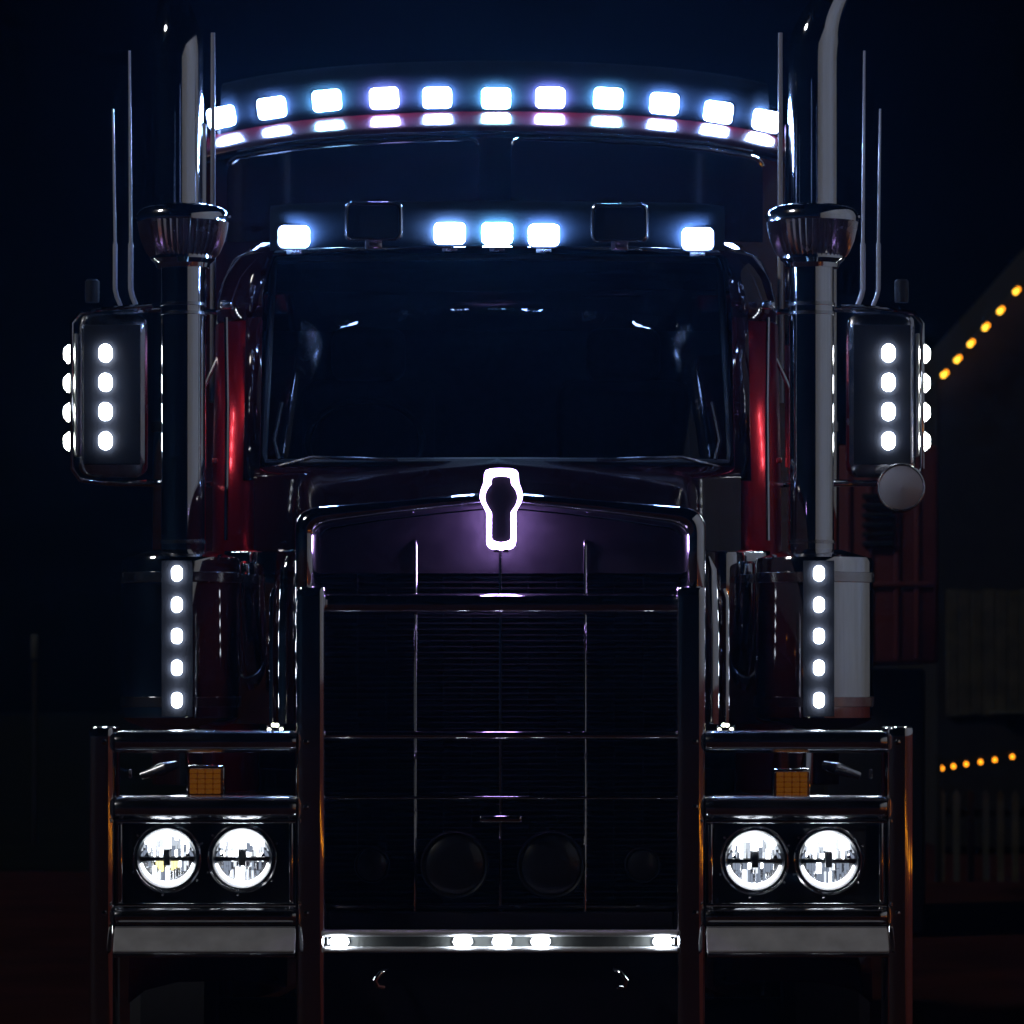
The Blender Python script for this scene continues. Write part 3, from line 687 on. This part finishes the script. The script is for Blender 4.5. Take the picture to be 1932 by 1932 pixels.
# ================================================================== surroundings
# white metal-clad shed, right of the frame (mirrored in the chrome pipes)
W = tag(empty('white_shed', (4.7, 0, 0)), 'tall white metal-clad shed beside the truck, mirrored in its chrome pipes', 'shed')
b = nb(); rbox(b, (3.0, -2.5, 3.4), (6.0, 16, 6.8), .02); obj('wall', b, 'white', W)
b = nb(); rbox(b, (-.03, -2.5, .8), (.06, 15.9, 1.6), .004); obj('plinth', b, 'brick', W)
for k in range(17):
    b = nb(); rbox(b, (-.012, -10+k*.95, 3.6), (.024, .05, 6.1), .004, 1); obj('cladding_rib', b, 'white', W)
for k in range(5):
    b = nb(); rbox(b, (-.09, -9.0+2.6*k, .9), (.06, .10, .07), .006); obj('amber_streak_lamp', b, 'ambmark', W)  # unseen lamps added for orange streaks on the bull bar

# dark red trailer nose behind on the right
RY = 14
R_ = tag(empty('red_trailer', (X(1650, RY), RY, 0)), 'dull red box trailer with louvred vents behind the side mirror', 'trailer')
x0, x1 = X(1545, RY)-X(1650, RY), X(1771, RY)-X(1650, RY); z0, z1 = Z(1252, RY), Z(840, RY)
b = nb(); rbox(b, ((x0+x1)/2, 3.0, (z0+z1)/2), (x1-x0, 6, z1-z0), .03); obj('box', b, 'oldred', R_)
for px_ in (1600, 1640, 1692, 1730):
    b = nb(); rbox(b, (X(px_, RY)-X(1650, RY), -.006, (z0+z1)/2), (.03, .012, z1-z0-.06), .003); obj('panel_rib', b, 'oldred', R_)
b = nb(); rbox(b, (0, -.012, Z(1102, RY)), (x1-x0-.02, .02, .03), .004); obj('panel_seam', b, 'oldred', R_)
for k in range(6):
    b = nb(); rbox(b, (X(1655, RY)-X(1650, RY), -.02, Z(936+18*k, RY)), (.19, .03, .030), .004); obj('vent_louvre', b, 'plastic', R_)
b = nb(); rbox(b, ((x0+x1)/2, 2.2, z0/2), (x1-x0-.1, 3.8, z0-.06), .03); obj('underframe', b, 'plastic', R_)

# barn with bulbs along its gable edge, far right
BYY = 30
Bn = tag(empty('barn', (7.5, BYY, 0)), 'dark gabled barn with amber bulbs along its roof edge', 'barn')
bx = lambda p: X(p, BYY)-7.5
prof = [(bx(1768), 0), (bx(1768), Z(718, BYY)), (bx(1932)+1.2, Z(540, BYY)+1.35), (bx(1932)+6, Z(540, BYY)-2.5), (bx(1932)+6, 0)]
b = nb(); loft(b, [[Vector((x, y, z)) for x, z in prof] for y in (0, 9)]); obj('gable_wall', b, 'darkwood', Bn)
n = 0
xx = bx(1796)
while xx < bx(1990):
    b = nb(); rbox(b, (xx, -.03, (Z(1352, BYY)+Z(1112, BYY))/2), (.112, .04, Z(1112, BYY)-Z(1352, BYY)-.02*(n % 3)), .006, 1); obj('board', b, 'wood', Bn); xx += .12; n += 1
b = nb(); rbox(b, (bx(1915), -.08, Z(1344, BYY)), (.5, .1, .03), .01); obj('ledge', b, 'pale', Bn)
# string lights
def string(name, pts, r, label, cat, mats, double):
    e = tag(empty(name, pts[0]), label, cat)
    o0 = Vector(pts[0])
    b = nb(); cab = []
    for a, c in zip(pts, pts[1:]):
        for k in range(4):
            p = Vector(a).lerp(Vector(c), k/4)-o0; p.z -= .02*math.sin(PI*k/4); cab.append(p)
    cab.append(Vector(pts[-1])-o0); tube(b, cab, .006, 6); obj('cable', b, 'plastic', e)
    for i, p in enumerate(pts):
        q = Vector(p)-o0
        b = nb(); lathe(b, (q.x, q.y, q.z-.05), ((.001, -r), (r*.7, -r*.7), (r, 0), (r*.7, r*.7), (r*.35, r*1.1), (.001, r*1.2)), 12); obj('bulb', b, mats[0], e)
        b = nb(); lathe(b, (q.x, q.y, q.z-.05+r*1.1), ((r*.4, 0), (r*.4, .03), (.001, .035)), 10); obj('socket', b, 'plastic', e)
        if double:
            b = nb(); lathe(b, (q.x+.030, q.y+.05, q.z-.05+.030), ((.001, -r), (r*.7, -r*.7), (r, 0), (r*.7, r*.7), (.001, r)), 12); obj('bulb', b, mats[1], e)  # emissive twin stands in for the bulb's reflection
up = [(1780, 708), (1805, 680), (1830, 650), (1858, 619), (1886, 588), (1916, 551), (1950, 512)]
string('bulb_string', [(X(a, 29.8), 29.8, Z(c, 29.8)+.05) for a, c in up], .026, 'string of yellow bulbs climbing along the barn roof edge', 'string lights', ('ambery', 'amber'), True)
lo = [(1777, 1450), (1799, 1446), (1823, 1442), (1850, 1438), (1877, 1434), (1910, 1428), (1946, 1423)]
string('bulb_string', [(X(a, 22-.4*i*0), 22, Z(c, 22)+.05) for i, (a, c) in enumerate(lo)], .018, 'row of small amber bulbs strung low over the picket fence', 'string lights', ('amber', 'amber'), False)
# picket fence under the low string
F = tag(empty('picket_fence', (X(1830, 22.15), 22.15, 0)), 'short pale picket fence under the low amber bulbs', 'fence')
ht = Z(1490, 22.15)
for i, px_ in enumerate((1777, 1805, 1832, 1860, 1888, 1916, 1944)):
    x = X(px_, 22.15)-F.location.x
    b = nb(); o_ = [(-.025, 0), (.025, 0), (.025, ht-.04), (0, ht), (-.025, ht-.04)]
    loft(b, [[Vector((x+a, y, z)) for a, z in o_] for y in (-.01, .01)]); obj('picket', b, 'pale' if i in (1, 2, 3) else 'wood', F)
for z in (.25, .55):
    b = nb(); rbox(b, ((X(1944, 22.15)+X(1777, 22.15))/2-F.location.x, .03, z), (X(1944, 22.15)-X(1777, 22.15)+.1, .03, .06), .004); obj('fence_rail', b, 'darkwood', F)
for px_ in (1770, 1948):
    b = nb(); rbox(b, (X(px_, 22)-F.location.x, -.15, .5), (.05, .05, Z(1436, 22)*1.06), .006); obj('string_post', b, 'darkwood', F)
# reflector post on the left
P_ = tag(empty('marker_post', (X(66, 30), 30, .004)), 'thin pale marker post standing alone in the dark field', 'post')
b = nb(); rbox(b, (0, 0, .9), (.05, .05, 1.8), .006); obj('post', b, 'darkwood', P_)
b = nb(); rbox(b, (0, -.03, Z(1221, 30)), (.07, .02, .24), .006); obj('reflector_plate', b, 'pale', P_)

# ================================================================== night air
b = nb(); rbox(b, (0, 0, 3.0), (450, 450, 8.2), 0)
hz = obj('haze', b, 'plastic'); tag(hz, kind='stuff')
m = bpy.data.materials.new('night_haze'); m.use_nodes = True; t = m.node_tree; t.nodes.clear()
o = t.nodes.new('ShaderNodeOutputMaterial'); pv = t.nodes.new('ShaderNodeVolumePrincipled')
pv.inputs['Color'].default_value = (.22, .52, 1, 1); pv.inputs['Density'].default_value = .0009; pv.inputs['Anisotropy'].default_value = .8
t.links.new(pv.outputs[0], o.inputs['Volume']); hz.data.materials.clear(); hz.data.materials.append(m)
